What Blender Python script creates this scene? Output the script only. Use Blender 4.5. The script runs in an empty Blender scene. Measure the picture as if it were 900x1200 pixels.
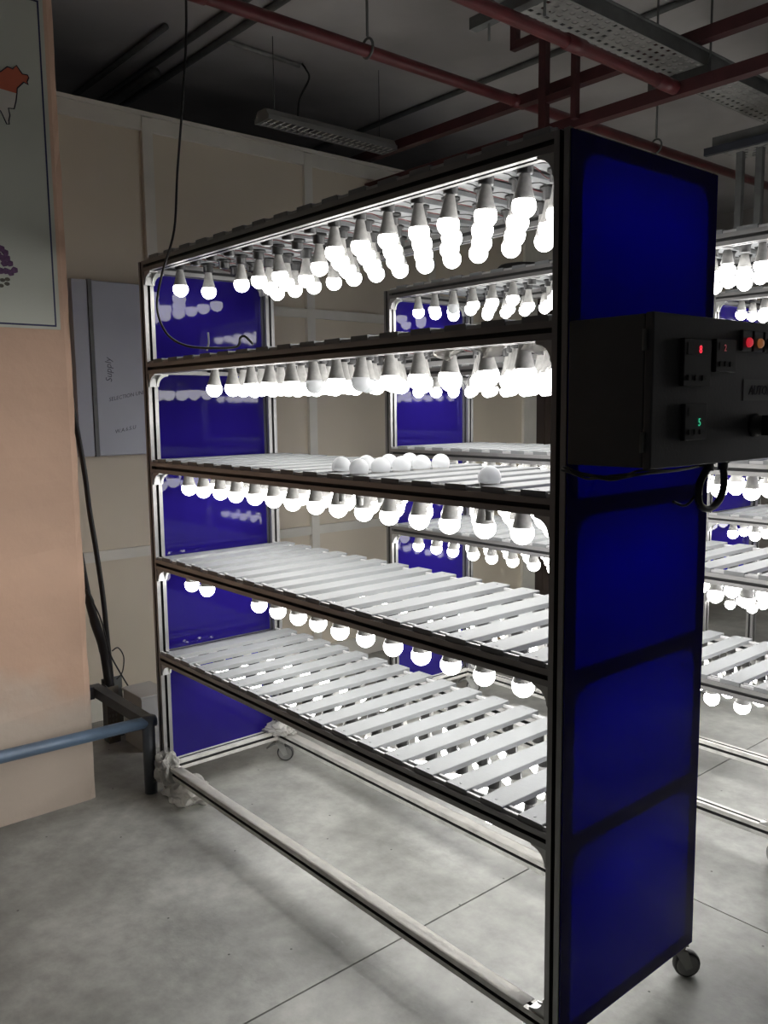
import bpy, bmesh, math, random
from mathutils import Vector, Matrix
random.seed(7)
SC = bpy.context.scene
COL = SC.collection
# ------------------------------------------------------------------ camera
cam_d = bpy.data.cameras.new('camera'); cam = bpy.data.objects.new('camera', cam_d); COL.objects.link(cam)
cam_d.sensor_fit = 'VERTICAL'; cam_d.sensor_height = 36.0; cam_d.lens = 36.0*1001.8282/1200.0
cam_d.clip_start = 0.05; cam_d.clip_end = 100
R2 = Vector((0.6495070, 0.7602670, -0.0116092)); U2 = Vector((-0.0841675, 0.0870631, 0.9926409)); FW = Vector((-0.7556828, 0.6437501, -0.1205378))
cam.matrix_world = Matrix(((R2.x, U2.x, -FW.x, 3.13369), (R2.y, U2.y, -FW.y, -1.45912), (R2.z, U2.z, -FW.z, 1.55892), (0, 0, 0, 1)))
SC.camera = cam
# ------------------------------------------------------------------ world (dim spill of the unlit hall), exposure
BULB_STRENGTH = 12.0
w = bpy.data.worlds.new('world'); SC.world = w; w.use_nodes = True
w.node_tree.nodes['Background'].inputs[0].default_value = (0.9, 0.92, 1.0, 1)
w.node_tree.nodes['Background'].inputs[1].default_value = 0.018
vs = SC.view_settings
vs.view_transform = 'Standard'; vs.look = 'None'; vs.exposure = 0.0; vs.gamma = 1.0; vs.use_curve_mapping = False

# ------------------------------------------------------------------ materials
def mat(name, col, rough=0.5, metal=0.0, var=0.0, scale=8.0, bump=0.0, bscale=60.0, col2=None, detail=5.0, spec=0.5, stretch=None):
    m = bpy.data.materials.new(name); m.use_nodes = True
    nt = m.node_tree; b = nt.nodes['Principled BSDF']
    b.inputs['Roughness'].default_value = rough; b.inputs['Metallic'].default_value = metal
    b.inputs['Specular IOR Level'].default_value = spec
    b.inputs['Base Color'].default_value = (*col, 1)
    if var or col2 or bump:
        tc = nt.nodes.new('ShaderNodeTexCoord'); mp = nt.nodes.new('ShaderNodeMapping')
        nt.links.new(tc.outputs['Object'], mp.inputs[0])
        if stretch: mp.inputs['Scale'].default_value = stretch
    if var or col2:
        n = nt.nodes.new('ShaderNodeTexNoise'); n.inputs['Scale'].default_value = scale; n.inputs['Detail'].default_value = detail
        nt.links.new(mp.outputs[0], n.inputs['Vector'])
        r = nt.nodes.new('ShaderNodeValToRGB')
        c2 = col2 if col2 else tuple(max(0, c*(1-var)) for c in col)
        r.color_ramp.elements[0].position = 0.35; r.color_ramp.elements[1].position = 0.68
        r.color_ramp.elements[0].color = (*c2, 1); r.color_ramp.elements[1].color = (*col, 1)
        nt.links.new(n.outputs[0], r.inputs[0]); nt.links.new(r.outputs[0], b.inputs['Base Color'])
    if bump:
        n2 = nt.nodes.new('ShaderNodeTexNoise'); n2.inputs['Scale'].default_value = bscale; n2.inputs['Detail'].default_value = 4
        nt.links.new(mp.outputs[0], n2.inputs['Vector'])
        bp = nt.nodes.new('ShaderNodeBump'); bp.inputs['Strength'].default_value = bump; bp.inputs['Distance'].default_value = 0.01
        nt.links.new(n2.outputs[0], bp.inputs['Height']); nt.links.new(bp.outputs[0], b.inputs['Normal'])
    return m
def emit(name, col, s):
    m = bpy.data.materials.new(name); m.use_nodes = True; b = m.node_tree.nodes['Principled BSDF']
    b.inputs['Base Color'].default_value = (0.8, 0.8, 0.8, 1); b.inputs['Roughness'].default_value = 0.35
    b.inputs['Emission Color'].default_value = (*col, 1); b.inputs['Emission Strength'].default_value = s
    return m
def concrete():
    m = mat('floor_concrete', (0.42, 0.425, 0.395), 0.42, 0, col2=(0.19, 0.19, 0.177), scale=1.9, detail=12, bump=0.10, bscale=35)
    nt = m.node_tree; b = nt.nodes['Principled BSDF']
    ramp = [n for n in nt.nodes if n.type == 'VALTORGB'][0]; mp = [n for n in nt.nodes if n.type == 'MAPPING'][0]
    # fine wear and small dark specks
    n = nt.nodes.new('ShaderNodeTexNoise'); n.inputs['Scale'].default_value = 14; n.inputs['Detail'].default_value = 8; n.inputs['Roughness'].default_value = 0.65
    nt.links.new(mp.outputs[0], n.inputs['Vector'])
    mr = nt.nodes.new('ShaderNodeMapRange'); mr.inputs[1].default_value = 0.3; mr.inputs[2].default_value = 0.7; mr.inputs[3].default_value = 0.74; mr.inputs[4].default_value = 1.16
    nt.links.new(n.outputs[0], mr.inputs[0])
    mx = nt.nodes.new('ShaderNodeMix'); mx.data_type = 'RGBA'; mx.blend_type = 'MULTIPLY'; mx.inputs[0].default_value = 1
    nt.links.new(ramp.outputs[0], mx.inputs[6]); nt.links.new(mr.outputs[0], mx.inputs[7])
    v = nt.nodes.new('ShaderNodeTexVoronoi'); v.voronoi_dimensions = '2D'; v.inputs['Scale'].default_value = 2.7; nt.links.new(mp.outputs[0], v.inputs['Vector'])
    lt = nt.nodes.new('ShaderNodeMath'); lt.operation = 'LESS_THAN'; lt.inputs[1].default_value = 0.0095; nt.links.new(v.outputs['Distance'], lt.inputs[0])
    mx2 = nt.nodes.new('ShaderNodeMix'); mx2.data_type = 'RGBA'; mx2.inputs[7].default_value = (0.06, 0.06, 0.055, 1)
    nt.links.new(lt.outputs[0], mx2.inputs[0]); nt.links.new(mx.outputs[2], mx2.inputs[6]); # pale scuffs
    mp3 = nt.nodes.new('ShaderNodeMapping'); mp3.inputs['Rotation'].default_value = (0, 0, 0.5); mp3.inputs['Scale'].default_value = (1.2, 5, 1); tc3 = [q for q in nt.nodes if q.type == 'TEX_COORD'][0]
    nt.links.new(tc3.outputs['Object'], mp3.inputs[0])
    n4 = nt.nodes.new('ShaderNodeTexNoise'); n4.inputs['Scale'].default_value = 6; n4.inputs['Detail'].default_value = 10; n4.inputs['Roughness'].default_value = 0.7; nt.links.new(mp3.outputs[0], n4.inputs['Vector'])
    r4 = nt.nodes.new('ShaderNodeMapRange'); r4.inputs[1].default_value = 0.64; r4.inputs[2].default_value = 0.76; r4.inputs[4].default_value = 0.45; nt.links.new(n4.outputs[0], r4.inputs[0])
    mx3 = nt.nodes.new('ShaderNodeMix'); mx3.data_type = 'RGBA'; mx3.inputs[7].default_value = (0.58, 0.57, 0.53, 1)
    nt.links.new(r4.outputs[0], mx3.inputs[0]); nt.links.new(mx2.outputs[2], mx3.inputs[6]); nt.links.new(mx3.outputs[2], b.inputs['Base Color'])
    r2 = nt.nodes.new('ShaderNodeMapRange'); r2.inputs[3].default_value = 0.33; r2.inputs[4].default_value = 0.55
    nt.links.new(n.outputs[0], r2.inputs[0]); nt.links.new(r2.outputs[0], b.inputs['Roughness'])
    return m
def plaster():
    m = mat('peach_plaster', (0.64, 0.42, 0.30), 0.75, 0, col2=(0.54, 0.36, 0.26), scale=2.2, detail=8, bump=0.25, bscale=18)
    nt = m.node_tree; b = nt.nodes['Principled BSDF']; ramp = [n for n in nt.nodes if n.type == 'VALTORGB'][0]
    tc = [n for n in nt.nodes if n.type == 'TEX_COORD'][0]
    sep = nt.nodes.new('ShaderNodeSeparateXYZ'); nt.links.new(tc.outputs['Object'], sep.inputs[0])
    n = nt.nodes.new('ShaderNodeTexNoise'); n.inputs['Scale'].default_value = 4; n.inputs['Detail'].default_value = 7; nt.links.new(tc.outputs['Object'], n.inputs['Vector'])
    ad = nt.nodes.new('ShaderNodeMath'); ad.operation = 'MULTIPLY_ADD'; ad.inputs[1].default_value = 0.5; nt.links.new(n.outputs[0], ad.inputs[0]); nt.links.new(sep.outputs[2], ad.inputs[2])
    mr = nt.nodes.new('ShaderNodeMapRange'); mr.inputs[1].default_value = 0.62; mr.inputs[2].default_value = 0.82; mr.inputs[3].default_value = 1; mr.inputs[4].default_value = 0
    nt.links.new(ad.outputs[0], mr.inputs[0])
    mx = nt.nodes.new('ShaderNodeMix'); mx.data_type = 'RGBA'; mx.inputs[7].default_value = (0.55, 0.46, 0.38, 1)
    nt.links.new(mr.outputs[0], mx.inputs[0]); nt.links.new(ramp.outputs[0], mx.inputs[6]); nt.links.new(mx.outputs[2], b.inputs['Base Color'])
    return m
def acrylic():
    m = bpy.data.materials.new('blue_acrylic'); m.use_nodes = True; nt = m.node_tree
    out = nt.nodes['Material Output']; nt.nodes.remove(nt.nodes['Principled BSDF'])
    tc = nt.nodes.new('ShaderNodeTexCoord'); n = nt.nodes.new('ShaderNodeTexNoise'); n.inputs['Scale'].default_value = 5; n.inputs['Detail'].default_value = 8
    mp = nt.nodes.new('ShaderNodeMapping'); mp.inputs['Scale'].default_value = (1, 3.5, 0.7)
    nt.links.new(tc.outputs['Object'], mp.inputs[0]); nt.links.new(mp.outputs[0], n.inputs['Vector'])
    r = nt.nodes.new('ShaderNodeValToRGB'); r.color_ramp.elements[0].color = (0.026, 0.014, 0.24, 1); r.color_ramp.elements[1].color = (0.036, 0.020, 0.31, 1)
    nt.links.new(n.outputs[0], r.inputs[0])
    d = nt.nodes.new('ShaderNodeBsdfDiffuse')
    mp2 = nt.nodes.new('ShaderNodeMapping'); mp2.inputs['Scale'].default_value = (1, 9, 0.9); nt.links.new(tc.outputs['Object'], mp2.inputs[0])
    n3 = nt.nodes.new('ShaderNodeTexNoise'); n3.inputs['Scale'].default_value = 11; n3.inputs['Detail'].default_value = 10; n3.inputs['Roughness'].default_value = 0.7; nt.links.new(mp2.outputs[0], n3.inputs['Vector'])
    r3 = nt.nodes.new('ShaderNodeValToRGB'); r3.color_ramp.elements[0].position = 0.66; r3.color_ramp.elements[1].position = 0.74
    nt.links.new(n3.outputs[0], r3.inputs[0])
    sc_ = nt.nodes.new('ShaderNodeMath'); sc_.operation = 'MULTIPLY'; sc_.inputs[1].default_value = 0.4; nt.links.new(r3.outputs[0], sc_.inputs[0])
    mc = nt.nodes.new('ShaderNodeMix'); mc.data_type = 'RGBA'; mc.inputs[7].default_value = (0.22, 0.2, 0.5, 1)
    nt.links.new(sc_.outputs[0], mc.inputs[0]); nt.links.new(r.outputs[0], mc.inputs[6]); nt.links.new(mc.outputs[2], d.inputs[0])
    t = nt.nodes.new('ShaderNodeBsdfTranslucent'); t.inputs[0].default_value = (0.0015, 0.0004, 0.36, 1)
    mx = nt.nodes.new('ShaderNodeMixShader'); mx.inputs[0].default_value = 0.66; nt.links.new(d.outputs[0], mx.inputs[1]); nt.links.new(t.outputs[0], mx.inputs[2])
    g = nt.nodes.new('ShaderNodeBsdfGlossy'); g.inputs['Roughness'].default_value = 0.035
    bp = nt.nodes.new('ShaderNodeBump'); bp.inputs['Strength'].default_value = 0.012; bp.inputs['Distance'].default_value = 0.01; nt.links.new(n.outputs[0], bp.inputs['Height']); nt.links.new(bp.outputs[0], g.inputs['Normal'])
    fr = nt.nodes.new('ShaderNodeFresnel'); fr.inputs[0].default_value = 1.36
    mx2 = nt.nodes.new('ShaderNodeMixShader'); nt.links.new(fr.outputs[0], mx2.inputs[0]); nt.links.new(mx.outputs[0], mx2.inputs[1]); nt.links.new(g.outputs[0], mx2.inputs[2])
    nt.links.new(mx2.outputs[0], out.inputs[0])
    return m
M = {
 'floor': concrete(), 'plaster': plaster(), 'acrylic': acrylic(),
 'joint': mat('joint_dark', (0.2, 0.19, 0.17), 0.9, var=0.4, scale=20),
 'ceil': mat('ceiling_concrete', (0.58, 0.56, 0.55), 0.9, var=0.28, scale=1.4, bump=0.2, bscale=12),
 'panel': mat('beige_board', (0.67, 0.60, 0.475), 0.6, var=0.10, scale=1.2),
 'mullion': mat('cream_aluminium', (0.70, 0.68, 0.60), 0.45, 0.0, var=0.1, scale=6),
 'alu': mat('anodised_aluminium', (0.33, 0.325, 0.32), 0.42, 0.85, var=0.12, scale=14, bump=0.04, bscale=90),
 'alu_film': mat('dusty_aluminium', (0.68, 0.67, 0.63), 0.45, 0.25, var=0.3, scale=16, bump=0.5, bscale=45),
 'gusset': mat('cast_aluminium', (0.58, 0.58, 0.57), 0.45, 0.8, var=0.15, scale=20),
 'slat': mat('grey_white_slat', (0.24, 0.25, 0.253), 0.5, 0.0, var=0.07, scale=7, bump=0.05, bscale=80),
 'strip': mat('white_strip', (0.5, 0.5, 0.5), 0.4, var=0.05, scale=8),
 'holder': mat('black_bakelite', (0.018, 0.017, 0.017), 0.35, var=0.3, scale=30),
 'bulbbody': mat('grey_bulb_body', (0.50, 0.49, 0.47), 0.5, 0.0, var=0.25, scale=60),
 'globe': emit('lit_diffuser', (1.0, 0.985, 0.96), BULB_STRENGTH),
 'globe_warm': emit('lit_diffuser_warm', (1.0, 0.95, 0.87), BULB_STRENGTH*0.9),
 'globe_off': mat('unlit_diffuser', (0.82, 0.83, 0.84), 0.35, var=0.04, scale=20),
 'dark': mat('dark_grey_enamel', (0.07, 0.07, 0.073), 0.5, var=0.15, scale=9, bump=0.05, bscale=120),
 'black': mat('black_plastic', (0.02, 0.02, 0.022), 0.4, var=0.2, scale=20),
 'rubber': mat('dark_rubber', (0.035, 0.035, 0.035), 0.6, var=0.2, scale=30),
 'tyre': mat('pale_tyre', (0.30, 0.30, 0.29), 0.6, var=0.2, scale=30),
 'cable': mat('black_cable', (0.02, 0.018, 0.018), 0.45, var=0.2, scale=30),
 'wire_red': mat('red_wire', (0.16, 0.03, 0.03), 0.45, var=0.2, scale=30),
 'redpipe': mat('red_pipe_paint', (0.155, 0.028, 0.031), 0.40, var=0.35, scale=9),
 'redtube': mat('dark_red_tube', (0.075, 0.02, 0.022), 0.5, var=0.35, scale=9),
 'galv': mat('galvanised', (0.46, 0.46, 0.44), 0.5, 0.5, var=0.25, scale=25),
 'galvdark': mat('weathered_steel', (0.15, 0.155, 0.15), 0.55, 0.3, var=0.25, scale=15),
 'bluepipe': mat('blue_grey_paint', (0.10, 0.15, 0.22), 0.38, 0.1, var=0.3, scale=9),
 'greypost': mat('grey_paint', (0.10, 0.11, 0.125), 0.42, 0.1, var=0.3, scale=12),
 'cabinet': mat('grey_cabinet', (0.42, 0.44, 0.50), 0.5, var=0.08, scale=3),
 'ink': mat('ink', (0.02, 0.02, 0.035), 0.7, var=0.2, scale=30),
 'poster': mat('poster_sheet', (0.50, 0.51, 0.44), 0.5, var=0.07, scale=2),
 'navy': mat('navy_print', (0.012, 0.014, 0.07), 0.5, var=0.1, scale=10),
 'orange': mat('orange_print', (0.55, 0.13, 0.07), 0.55, var=0.12, scale=10),
 'mapwhite': mat('map_white_print', (0.60, 0.56, 0.50), 0.55, var=0.08, scale=10),
 'purple': mat('purple_print', (0.11, 0.035, 0.12), 0.5, var=0.5, scale=90),
 'olive': mat('olive_print', (0.10, 0.09, 0.06), 0.5, var=0.5, scale=90),
 'brown': mat('dark_brown_door', (0.07, 0.05, 0.04), 0.6, var=0.3, scale=3),
 'red_led': emit('red_led', (1.0, 0.03, 0.06), 1.3), 'green_led': emit('green_led', (0.02, 0.9, 0.45), 0.5),
 'dim_led': emit('dim_red_led', (0.8, 0.05, 0.08), 0.22),
 'red_lamp': emit('red_lamp', (1.0, 0.01, 0.04), 0.42), 'amber_lamp': emit('amber_lamp', (0.75, 0.24, 0.03), 0.2),
 'lamp_off': mat('dark_lamp', (0.03, 0.04, 0.03), 0.3, var=0.2, scale=20),
 'louvre': mat('louvre_mirror', (0.75, 0.75, 0.74), 0.18, 0.9, var=0.05, scale=20),
 'fixture': mat('fixture_white', (0.22, 0.22, 0.215), 0.5, var=0.1, scale=8),
 'cardboard': mat('cardboard', (0.32, 0.22, 0.13), 0.8, var=0.3, scale=9),
}
def frosted():
    m = bpy.data.materials.new('unlit_diffuser'); m.use_nodes = True; nt = m.node_tree; b = nt.nodes['Principled BSDF']
    b.inputs['Base Color'].default_value = (0.85, 0.86, 0.87, 1); b.inputs['Roughness'].default_value = 0.3
    t = nt.nodes.new('ShaderNodeBsdfTranslucent'); t.inputs[0].default_value = (0.88, 0.89, 0.9, 1)
    n = nt.nodes.new('ShaderNodeTexNoise'); n.inputs['Scale'].default_value = 40; r = nt.nodes.new('ShaderNodeMapRange'); r.inputs[3].default_value = 0.45; r.inputs[4].default_value = 0.6
    nt.links.new(n.outputs[0], r.inputs[0]); mx = nt.nodes.new('ShaderNodeMixShader'); nt.links.new(r.outputs[0], mx.inputs[0])
    nt.links.new(b.outputs[0], mx.inputs[1]); nt.links.new(t.outputs[0], mx.inputs[2]); nt.links.new(mx.outputs[0], nt.nodes['Material Output'].inputs[0])
    return m
M['globe_off'] = frosted()
def film():
    m = mat('clear_film', (0.80, 0.78, 0.74), 0.28, var=0.12, scale=20, bump=0.5, bscale=40)
    b = m.node_tree.nodes['Principled BSDF']; b.inputs['Transmission Weight'].default_value = 0.72; b.inputs['IOR'].default_value = 1.2
    return m
M['film'] = film()
M['ink_faint'] = mat('faint_pen_ink', (0.13, 0.13, 0.16), 0.7, var=0.4, scale=60)

# ------------------------------------------------------------------ mesh helpers
class MB:
    def __init__(s): s.v = []; s.f = []; s.sm = []
    def add(s, vs_, fs, smooth=False):
        o = len(s.v); s.v += [tuple(p) for p in vs_]; s.f += [tuple(i+o for i in f) for f in fs]; s.sm += [smooth]*len(fs); return s
    def box(s, a, b):
        x0, y0, z0 = a; x1, y1, z1 = b
        return s.add([(x0,y0,z0),(x1,y0,z0),(x1,y1,z0),(x0,y1,z0),(x0,y0,z1),(x1,y0,z1),(x1,y1,z1),(x0,y1,z1)],
              [(0,3,2,1),(4,5,6,7),(0,1,5,4),(1,2,6,5),(2,3,7,6),(3,0,4,7)])
    def prism(s, poly, axis, t0, t1):
        # poly: list of (u, v); axis x: (t,u,v)  y: (u,t,v)  z: (u,v,t)
        def P(u, v, t): return {'x': (t,u,v), 'y': (u,t,v), 'z': (u,v,t)}[axis]
        n = len(poly); vs_ = [P(u,v,t0) for u,v in poly]+[P(u,v,t1) for u,v in poly]
        fs = [tuple(range(n))[::-1], tuple(range(n, 2*n))]+[(i,(i+1)%n,n+(i+1)%n,n+i) for i in range(n)]
        return s.add(vs_, fs)
    def lathe(s, prof, c=(0,0,0), seg=16, axis='z', smooth=True):
        vs_ = []; fs = []
        for r, h in prof:
            for k in range(seg):
                a = 2*math.pi*k/seg; p = (r*math.cos(a), r*math.sin(a), h)
                if axis == 'x': p = (p[2], p[0], p[1])
                if axis == 'y': p = (p[0], p[2], p[1])
                vs_.append((p[0]+c[0], p[1]+c[1], p[2]+c[2]))
        for i in range(len(prof)-1):
            for k in range(seg):
                k2 = (k+1) % seg; fs.append((i*seg+k, i*seg+k2, (i+1)*seg+k2, (i+1)*seg+k))
        fs.append(tuple(range(seg))[::-1]); fs.append(tuple((len(prof)-1)*seg+k for k in range(seg)))
        return s.add(vs_, fs, smooth)
    def tube(s, pts, r, seg=8, smooth=True, curve=True, n=6):
        pts = [Vector(p) for p in pts]
        if curve and len(pts) > 2:
            q = [pts[0]]+pts+[pts[-1]]; o = []
            for i in range(1, len(q)-2):
                for k in range(n):
                    t = k/n; a, b, c, d = q[i-1], q[i], q[i+1], q[i+2]
                    o.append(0.5*((2*b)+(c-a)*t+(2*a-5*b+4*c-d)*t*t+(3*b-a-3*c+d)*t**3))
            o.append(pts[-1]); pts = o
        vs_ = []; fs = []; nrm = None
        for i, p in enumerate(pts):
            d = (pts[min(i+1, len(pts)-1)]-pts[max(i-1, 0)]).normalized()
            if nrm is None: nrm = d.orthogonal().normalized()
            else:
                nrm = (nrm-d*nrm.dot(d)); nrm = nrm.normalized() if nrm.length > 1e-6 else d.orthogonal().normalized()
            bn = d.cross(nrm)
            rr = r[i*len(r)//len(pts)] if isinstance(r, (list, tuple)) else r
            for k in range(seg):
                a = 2*math.pi*k/seg; vs_.append(p+nrm*(rr*math.cos(a))+bn*(rr*math.sin(a)))
        for i in range(len(pts)-1):
            for k in range(seg):
                k2 = (k+1) % seg; fs.append((i*seg+k, i*seg+k2, (i+1)*seg+k2, (i+1)*seg+k))
        fs.append(tuple(range(seg))[::-1]); fs.append(tuple((len(pts)-1)*seg+k for k in range(seg)))
        return s.add(vs_, fs, smooth)
    def mesh(s, name, m=None, mats=None, mi=None):
        me = bpy.data.meshes.new(name); me.from_pydata(s.v, [], s.f)
        me.polygons.foreach_set('use_smooth', s.sm)
        for x in (mats or [m]): me.materials.append(x)
        if mi: me.polygons.foreach_set('material_index', mi)
        bm = bmesh.new(); bm.from_mesh(me); bmesh.ops.recalc_face_normals(bm, faces=bm.faces); bm.to_mesh(me); bm.free()
        me.update(); return me
def link(name, me, parent=None, loc=(0,0,0), rot=(0,0,0)):
    o = bpy.data.objects.new(name, me); COL.objects.link(o); o.location = loc; o.rotation_euler = rot
    if parent: o.parent = parent
    return o
def part(name, mb, m, parent=None, loc=(0,0,0), rot=(0,0,0)): return link(name, mb.mesh(name, M[m] if isinstance(m, str) else m), parent, loc, rot)
def thing(name, label, cat, loc=(0,0,0), group=None, rot=(0,0,0)):
    o = link(name, None, None, loc, rot); o['label'] = label; o['category'] = cat
    if group: o['group'] = group
    return o
def tag(o, label, cat, group=None):
    o['label'] = label; o['category'] = cat
    if group: o['group'] = group
    return o
def struct(o, label, cat='structure'):
    o['kind'] = 'structure'; o['label'] = label; o['category'] = cat; return o
def bevel(o, w_, seg=2):
    b = o.modifiers.new('bevel', 'BEVEL'); b.width = w_; b.segments = seg; b.limit_method = 'ANGLE'; return o
def text_mesh(body, size, depth=0.0004):
    cu = bpy.data.curves.new('lettering', 'FONT'); cu.body = body; cu.size = size; cu.extrude = depth; cu.resolution_u = 2
    cu.align_x = 'LEFT'
    o = bpy.data.objects.new('lettering', cu); COL.objects.link(o)
    dg = bpy.context.evaluated_depsgraph_get(); me = bpy.data.meshes.new_from_object(o.evaluated_get(dg))
    bpy.data.objects.remove(o); bpy.data.curves.remove(cu); return me
def text_on_x(body, size, m, parent, loc, shear=0.0, tilt=0.0, name='lettering'):
    # text lying on a plane that faces +X, reading towards +Y
    me = text_mesh(body, size)
    ct, st = math.cos(tilt), math.sin(tilt)
    for v in me.vertices:
        x, y, z = v.co; x += shear*y
        v.co = (z, x*ct-y*st, x*st+y*ct)
    me.materials.clear(); me.materials.append(M[m])
    return link(name, me, parent, loc)

# ------------------------------------------------------------------ dimensions
L, W, Pq = 2.012, 0.58, 0.04
S = [0.122, 0.58, 0.962, 1.342, 1.718, 2.098]     # height of each rail's centre line
NS, PITCH, SW, SX0 = 16, 0.12, 0.071, 0.087       # slats
ROWS = [0.11, 0.23, 0.35, 0.47]
ST = 0.014                                         # slat thickness
CEIL = 3.48

# ------------------------------------------------------------------ setting: floor
floor = struct(part('floor', MB().box((-5.0, -5.0, -0.12), (7.0, 7.2, -0.006)), 'joint'), 'grey polished concrete floor cut by straight joints', 'floor')
xs = [-5.0, -1.6, 1.36, 4.4, 7.0]; ys = [-5.0, -2.1, 0.93, 3.95, 7.2]; g = 0.0028
for i in range(4):
    for j in range(4):
        part('floor_slab', MB().box((xs[i]+g, ys[j]+g, -0.006), (xs[i+1]-g, ys[j+1]-g, 0.0)), 'floor', floor)
# ceiling
ceil = struct(part('ceiling', MB().box((-5.0, -5.0, CEIL), (7.0, 7.2, CEIL+0.15)), 'ceil'), 'dark bare concrete ceiling above the pipes', 'ceiling')
wb = struct(part('wall_back', MB().box((-5.0, 7.0, 0), (7.0, 7.2, CEIL)), mat('dull_wall', (0.30, 0.28, 0.26), 0.8, var=0.12, scale=1.5)), 'dull grey wall far behind the racks', 'wall')
# panelled partition along the left
WX = -1.0
part_ = struct(link('wall_left', None, None, (WX, 0, 0)), 'beige panelled partition with cream aluminium framing behind the racks', 'wall')
mull = [-1.41, -0.435, 0.54, 1.516, 2.49, 3.44]; rails = [0.06, 0.84, 2.11, 2.97]
for i in range(5):
    for k in range(3):
        if i == 0 or True:
            part('panel', MB().box((-0.03, mull[i]+0.018, rails[k]+0.02), (-0.012, mull[i+1]-0.018, rails[k+1]-0.02)), 'panel', part_)
for y in mull:
    part('mullion', MB().box((-0.035, y-0.028, 0), (0.012, y+0.028, 3.0)), 'mullion', part_)
for k, z in enumerate(rails):
    hh = (0.06, 0.026, 0.026, 0.035)[k]
    for i in range(5):
        part('rail', MB().box((-0.035, mull[i]+0.0285, z-hh), (0.009, mull[i+1]-0.0285, z+hh)), 'mullion', part_)
part('top_cap', MB().box((-0.04, -1.44, 3.0055), (0.022, 3.47, 3.024)), 'mullion', part_)
door = struct(part('door_1', MB().box((WX-0.05, 3.56, 0), (WX-0.005, 4.55, 2.35)), 'brown'), 'dark brown door beyond the partition end', 'door')
for z0, z1 in ((0.15, 1.05), (1.2, 2.2)): part('door_panel', MB().box((0, 3.66-0, z0), (0.012, 4.45, z1)), 'brown', door, (WX-0.005, 0, 0))
part('door_handle', MB().box((WX-0.005, 3.61, 1.0), (WX+0.04, 3.63, 1.14)), 'galvdark', door)
struct(part('trim_1', MB().box((WX-0.06, 3.469, 0), (WX+0.005, 3.559, 3.0)).box((WX-0.06, 4.551, 0), (WX+0.005, 4.64, 3.0)).box((WX-0.06, 3.559, 2.351), (WX+0.005, 4.551, 3.0)), 'mullion'), 'cream frame around the dark brown door', 'door frame')
struct(part('wall_far', MB().box((WX-0.06, 4.65, 0), (WX, 7.0, 3.0)), 'panel'), 'beige wall beyond the dark door', 'wall')
# peach plastered pier at the left
CX, CY = -0.155, -0.207
def pier():
    m = MB(); rnd = random.Random(3)
    zs = [i*CEIL/40 for i in range(41)]
    ring = []
    for z in zs:
        j = lambda: rnd.uniform(-0.003, 0.003)
        ring.append([(CX-0.85, CY-1.6, z), (CX, CY-1.6, z), (CX+j(), CY-0.8, z), (CX+j(), CY-0.03, z), (CX-0.006+j(), CY-0.006+j(), z), (CX-0.04, CY+j(), z), (CX-0.85, CY, z)])
    n = 7; vs_ = [p for r_ in ring for p in r_]; fs = []
    for i in range(40):
        for k in range(n): fs.append((i*n+k, i*n+(k+1) % n, (i+1)*n+(k+1) % n, (i+1)*n+k))
    fs.append(tuple(range(n))[::-1]); fs.append(tuple(40*n+k for k in range(n)))
    return m.add(vs_, fs)
struct(part('wall_pier', pier(), 'plaster'), 'peach plastered wall pier carrying the map poster', 'wall')

# ------------------------------------------------------------------ rack
h = Pq/2; sl = 0.0055; sd = 0.014
def prof20():
    pts = []
    for a in range(4):
        c, s_ = round(math.cos(a*math.pi/2)), round(math.sin(a*math.pi/2))
        for (u, v) in ((-h, -h), (-sl, -h), (-sl, -h+sd), (sl, -h+sd), (sl, -h)):
            pts.append((u*c-v*s_, u*s_+v*c))
    return pts
PROF = prof20()
ME = {}
def extr(axis, ln, m):
    k = ('ex', axis, round(ln, 4), m)
    if k not in ME: ME[k] = MB().prism(PROF, axis, 0, ln).mesh('extrusion', mats=[M[m], M['rubber']], mi=[0, 0]+[1 if q % 5 in (1, 2, 3) else 0 for q in range(20)])  # slot faces get a darker colour than the rest of the profile
    return ME[k]
def gusset_mesh(plane, su, sv):
    k = ('gu', plane, su, sv)
    if k in ME: return ME[k]
    a = 0.046; mb = MB(); web = [(0.004, 0.004)]
    web += [(a, 0.004)]+[(a-(a-0.006)*math.sin(t)*0.98, a-(a-0.006)*math.cos(t)*0.98) for t in [i*math.pi/2/7 for i in range(0, 8)]]+[(0.004, a)]
    ax = {'front': 'y', 'end': 'x'}[plane]
    for t0, t1 in ((-0.016, -0.0125), (0.0125, 0.016)):
        mb.prism([(u*su, v*sv) for u, v in web], ax, t0, t1)
    mb.prism([(u*su, v*sv) for u, v in ((0, 0), (a+0.002, 0), (a+0.002, 0.0045), (0, 0.0045))], ax, -0.016, 0.016)
    mb.prism([(u*su, v*sv) for u, v in ((0, 0.0045), (0.0045, 0.0045), (0.0045, a+0.002), (0, a+0.002))], ax, -0.016, 0.016)
    mb.prism([(u*su, v*sv) for u, v in ((0.0045, 0.0045), (0.016, 0.0045), (0.0045, 0.016))], ax, -0.0125, 0.0125)
    ME[k] = mb.mesh('gusset', M['gusset']); return ME[k]
def slat_mesh():
    mb = MB(); y0, y1 = 0.003, W-0.003
    b = 0.0015
    mb.prism([(0, 0), (SW, 0), (SW, ST-b), (SW-b, ST), (b, ST), (0, ST-b)], 'y', y0, y1)
    # two screws on the top
    for x in (SW*0.5,):
        for y in (0.022, W-0.022): mb.lathe([(0.004, ST-0.001), (0.004, ST+0.0006)], (x, y, 0), 6)
    return mb.mesh('slat', M['slat'])
ME['slat'] = slat_mesh()
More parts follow.
